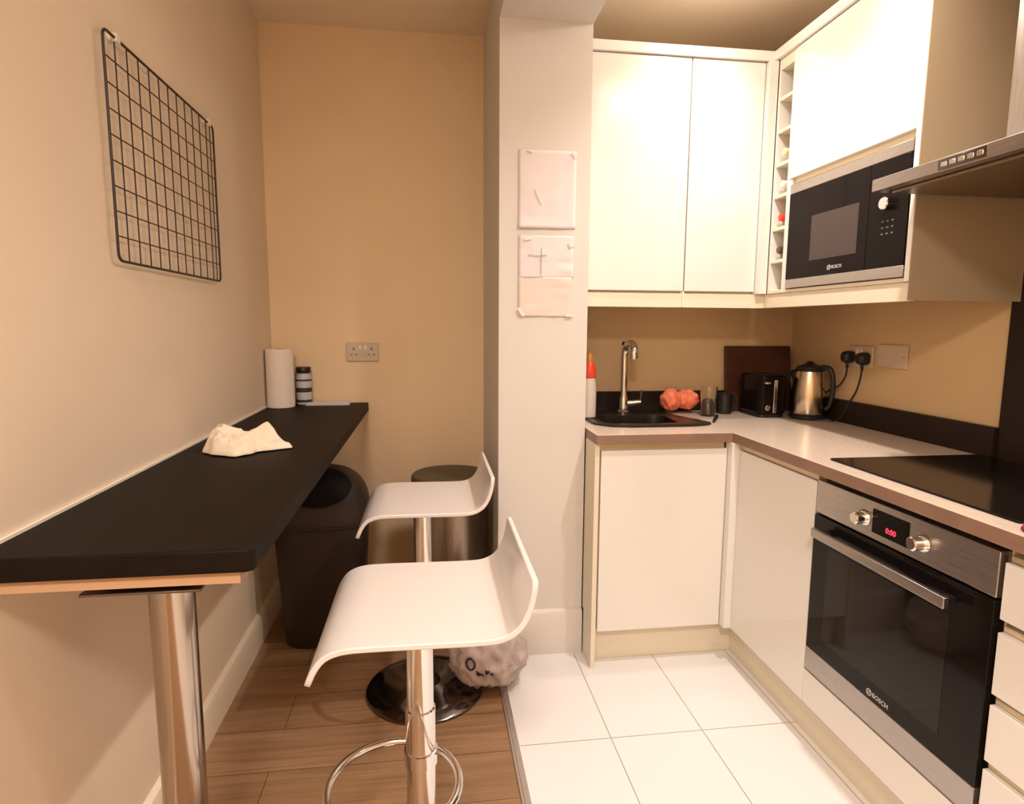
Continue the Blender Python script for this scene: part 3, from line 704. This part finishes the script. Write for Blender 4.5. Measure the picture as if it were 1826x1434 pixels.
def lump(mb,c,r,seed,n=36,m_=22,sz=(1,1,1)):
    ls=[]
    for j in range(1,m_):
        ph=PI*j/m_; l=[]
        for i in range(n):
            th=2*PI*i/n; d=Vector((math.sin(ph)*math.cos(th),math.sin(ph)*math.sin(th),-math.cos(ph)))
            k=1+.16*noise.noise(d*2.2+Vector((seed,0,0)))+.05*math.sin(th*10+d.z*6)
            l.append((c[0]+d.x*r*k*sz[0],c[1]+d.y*r*k*sz[1],c[2]+d.z*r*k*sz[2]))
        ls.append(l)
    mb.loops(ls,capb=True,capt=True)
mb = MB(); lump(mb,(1.072,2.595,ZW+.064),.048,1,sz=(1.0,.8,1.0)); lump(mb,(1.150,2.600,ZW+.064),.047,5,sz=(1.15,.8,.92))
mb.tube([(1.03,2.598,ZW+.05),(1.098,2.60,ZW+.058),(1.17,2.60,ZW+.05)],[.018,.024,.018],12)
for v_ in range(len(mb.v)):
    x,y,z = mb.v[v_]; mb.v[v_] = (x,y,max(z,ZW+.0095))
tag(build('mesh_bag', mb, M['orange'], loc=(1.10,2.60,ZW), ang=180), 'orange-red net bag with two rounded lumps behind the sink', 'net bag')
c = (1.215,2.52,ZW)
mb = MB().lathe(c,[(.028,0),(.031,.003),(.037,.128),(.0375,.130),(.0345,.130),(.0290,.010),(.004,.008)],n=40)
tag(build('glass_tumbler', mb, M['glass'], loc=c, ang=50), 'clear glass tumbler standing on the worktop beside the net bag', 'glass')
c = (1.322,2.585,ZW)
t = thing('mug', 'small black mug at the back of the worktop behind the tumbler', 'mug', c)
build('mug_body', MB().lathe(c,[(.028,0),(.034,.004),(.036,.090),(.034,.092),(.031,.088),(.029,.01),(.004,.008)],n=36), M['black'], t)
build('handle', MB().tube(smoothpath([(c[0]+.033,c[1],ZW+.075),(c[0]+.052,c[1],ZW+.070),(c[0]+.054,c[1],ZW+.035),(c[0]+.034,c[1],ZW+.022)],4),.0045,10), M['black'], t)
# chopping board leaning on the wall
mb = MB(); a0y,a1y,z0,z1 = 2.640,2.678,ZW+.001,1.212
def bp(x,y,z): return (x,y,z)
mb.loops([[(1.362,a0y,z0),(1.688,a0y,z0),(1.688,a1y,z1),(1.362,a1y,z1)],[(1.362,a0y+.018,z0),(1.688,a0y+.018,z0),(1.688,a1y+.018,z1),(1.362,a1y+.018,z1)]],capb=True,capt=True)
tag(build('chopping_board', mb, M['board'], loc=(1.52,2.65,ZW), bevel=.004), 'dark wooden chopping board leaning on the wall behind the toaster', 'chopping board')
t = thing('toaster', 'black and chrome toaster standing in front of the chopping board', 'toaster', (1.455,2.52,ZW))
build('toaster_body', MB().prism(rrect(1.405,1.536,2.430,2.620,.03),ZW+.014,ZW+.185,plane='xy'), M['blackgloss'], t, bevel=.012, seg=4)
build('base', MB().prism(rrect(1.412,1.529,2.438,2.612,.025),ZW,ZW+.0135,plane='xy'), M['black'], t)
mb = MB().prism(rrect(1.466,1.482,2.4255,2.4305,.002),ZW+.022,ZW+.165,plane='xy')
build('chrome_strip', mb, M['chrome'], t, bevel=.001)
build('lever', MB().box(1.420,1.442,2.412,2.432,ZW+.148,ZW+.158), M['chrome'], t, bevel=.003)
build('dial', MB().lathe((1.438,2.418,ZW+.045),[(.010,0),(.012,.002),(.012,.012)],n=24,axis='y'), M['chrome'], t)
mb = MB().box(1.436,1.456,2.46,2.59,ZW+.1845,ZW+.1856).box(1.486,1.506,2.46,2.59,ZW+.1845,ZW+.1856); build('slot', mb, M['black'], t)
c = (1.614,2.410,ZW)
t = thing('kettle', 'brushed steel kettle with a black lid beside the toaster', 'kettle', c)
build('kettle_base', MB().lathe(c,[(.070,0),(.072,.004),(.072,.016),(.066,.022)],n=48), M['black'], t)
build('kettle_body', MB().lathe(c,[(.066,.023),(.068,.028),(.067,.10),(.062,.175),(.056,.205)],n=48), brushed('kettle_steel',(.62,.54,.40),.22,200,200,5,.06), t)
build('lid', MB().lathe(c,[(.057,.205),(.059,.209),(.052,.224),(.020,.236),(.012,.245),(.004,.247)],n=48), M['black'], t)
build('handle', MB().tube(smoothpath([(c[0]+.028,c[1]-.035,ZW+.222),(c[0]+.050,c[1]-.066,ZW+.215),(c[0]+.058,c[1]-.078,ZW+.15),(c[0]+.055,c[1]-.072,ZW+.07),(c[0]+.044,c[1]-.058,ZW+.045)],5),.0105,12), M['black'], t)
mb = MB().tube([(c[0]-.020,c[1]+.048,ZW+.160),(c[0]-.028,c[1]+.072,ZW+.190),(c[0]-.030,c[1]+.080,ZW+.200)],[.020,.014,.010],16); build('spout', mb, M['black'], t)
def plug(y, z, path, label):
    t = thing('power_plug', label, 'plug', (XR-.012,y,z), 'black plugs in the kitchen socket')
    build('plug_body', MB().loops([sup(0,0,.024,.024,0,32,2.6)]*1 if False else [[(XR-.0125-d,y+q[0]*s_,z+q[1]*s_) for q in sup(0,0,.0235,.025,0,32,2.8)] for d,s_ in ((0,.96),(.003,1),(.020,1),(.034,.80),(.038,.62))] and
          [[(XR-.0125-d,y+q[0]*s_,z+q[1]*s_) for q in sup(0,0,.0235,.025,0,32,2.8)] for d,s_ in ((0,.96),(.003,1),(.020,1),(.034,.80),(.038,.62))],capb=True,capt=True), M['black'], t)
    build('strain_relief', MB().tube([(XR-.030,y,z-.018),(XR-.028,y,z-.038),(XR-.027,y+.001,z-.046)],[.007,.0055,.0045],12), M['black'], t)
    build('cable', MB().tube(smoothpath(path,8),.0036,10), M['black'], t)
plug(2.268,1.183,[(XR-.027,2.269,1.138),(XR-.027,2.277,1.10),(XR-.030,2.31,1.06),(XR-.036,2.37,1.03),(XR-.040,2.42,.99),(XR-.035,2.47,.93),(1.655,2.495,ZW+.006)],'black plug and cord nearer the kettle')
plug(2.182,1.180,[(XR-.027,2.183,1.135),(XR-.028,2.187,1.10),(XR-.031,2.20,1.05),(XR-.035,2.225,1.005),(XR-.040,2.25,.95),(XR-.05,2.30,ZW+.0045),(1.62,2.332,ZW+.0045),(1.545,2.400,ZW+.0045)],'black plug and cord nearer the blank plate')

# ------------------------------------------------------------------ lights
WARM = (1.0,.895,.82)
def spot(x,y,z,w,size=150,blend=.6,r=.03,col=WARM):
    l = bpy.data.lights.new('downlight_lamp','SPOT'); l.energy = w; l.color = col; l.spot_size = math.radians(size); l.spot_blend = blend; l.shadow_soft_size = r
    o = bpy.data.objects.new('downlight_lamp',l); COL.objects.link(o); o.location = (x,y,z); return o
E1, E2, E3, E4 = 64, 29, 24, 68
for i,(x,y,e,sz,bl) in enumerate(((.98,1.45,E1,140,.75),(1.0,2.14,E2,116,1.0),(.98,.55,E3,140,.8))):
    spot(x,y,ZK-.012,e,sz,bl)
    mb = MB().lathe((x,y,ZK-.008),[(.030,.006),(.042,0),(.045,.002),(.045,.008)],n=32,capb=False,capt=False)
    o = build('downlight', mb, M['steel'], loc=(x,y,ZK)); tag(o, ('round recessed downlight in the kitchen ceiling above the oven','round recessed downlight in the kitchen ceiling above the sink run','round recessed downlight in the kitchen ceiling above the drawer unit')[i], 'downlight','recessed downlights')
for x,y in ((.98,1.45),(1.0,2.05)):  # weak point lights added under the ceiling to brighten it
    l = bpy.data.lights.new('ceiling_fill','POINT'); l.energy = 3.6; l.color = WARM; l.shadow_soft_size = .03
    o = bpy.data.objects.new('ceiling_fill',l); COL.objects.link(o); o.location = (x,y,ZK-.07)
l = bpy.data.lights.new('room_fill','AREA'); l.shape='DISK'; l.size=.5; l.energy=E4; l.color=WARM  # added ambient fill for the unseen room behind the camera, no particular lamp
o = bpy.data.objects.new('room_fill',l); COL.objects.link(o); o.location=(-.20,-.75,2.52)
w = bpy.data.worlds.new('world'); sc.world = w; w.use_nodes = True; w.node_tree.nodes['Background'].inputs[0].default_value = (1,.8,.6,1); w.node_tree.nodes['Background'].inputs[1].default_value = .0

# ------------------------------------------------------------------ camera
F,yaw,pit,rol,H = 1083.73,.1344,.1260,.0058,1.3033
d = Vector((math.sin(yaw)*math.cos(pit),math.cos(yaw)*math.cos(pit),-math.sin(pit)))
r0 = Vector((math.cos(yaw),-math.sin(yaw),0)); u0 = r0.cross(d)
r = math.cos(rol)*r0+math.sin(rol)*u0; u = -math.sin(rol)*r0+math.cos(rol)*u0
cam = bpy.data.cameras.new('camera'); co = bpy.data.objects.new('camera',cam); COL.objects.link(co)
m4 = Matrix((r,u,-d)).transposed().to_4x4(); m4.translation = Vector((0,0,H)); co.matrix_world = m4
cam.sensor_width = 36; cam.lens = F/1826*36; cam.clip_start = .02
sc.camera = co
vs_ = sc.view_settings; sc.display_settings.display_device = 'sRGB'
vs_.view_transform = 'Standard'; vs_.look = 'None'; vs_.exposure = 0; vs_.gamma = 1; vs_.use_curve_mapping = False
for o in bpy.data.objects:
    if '_o' in o: del o['_o']
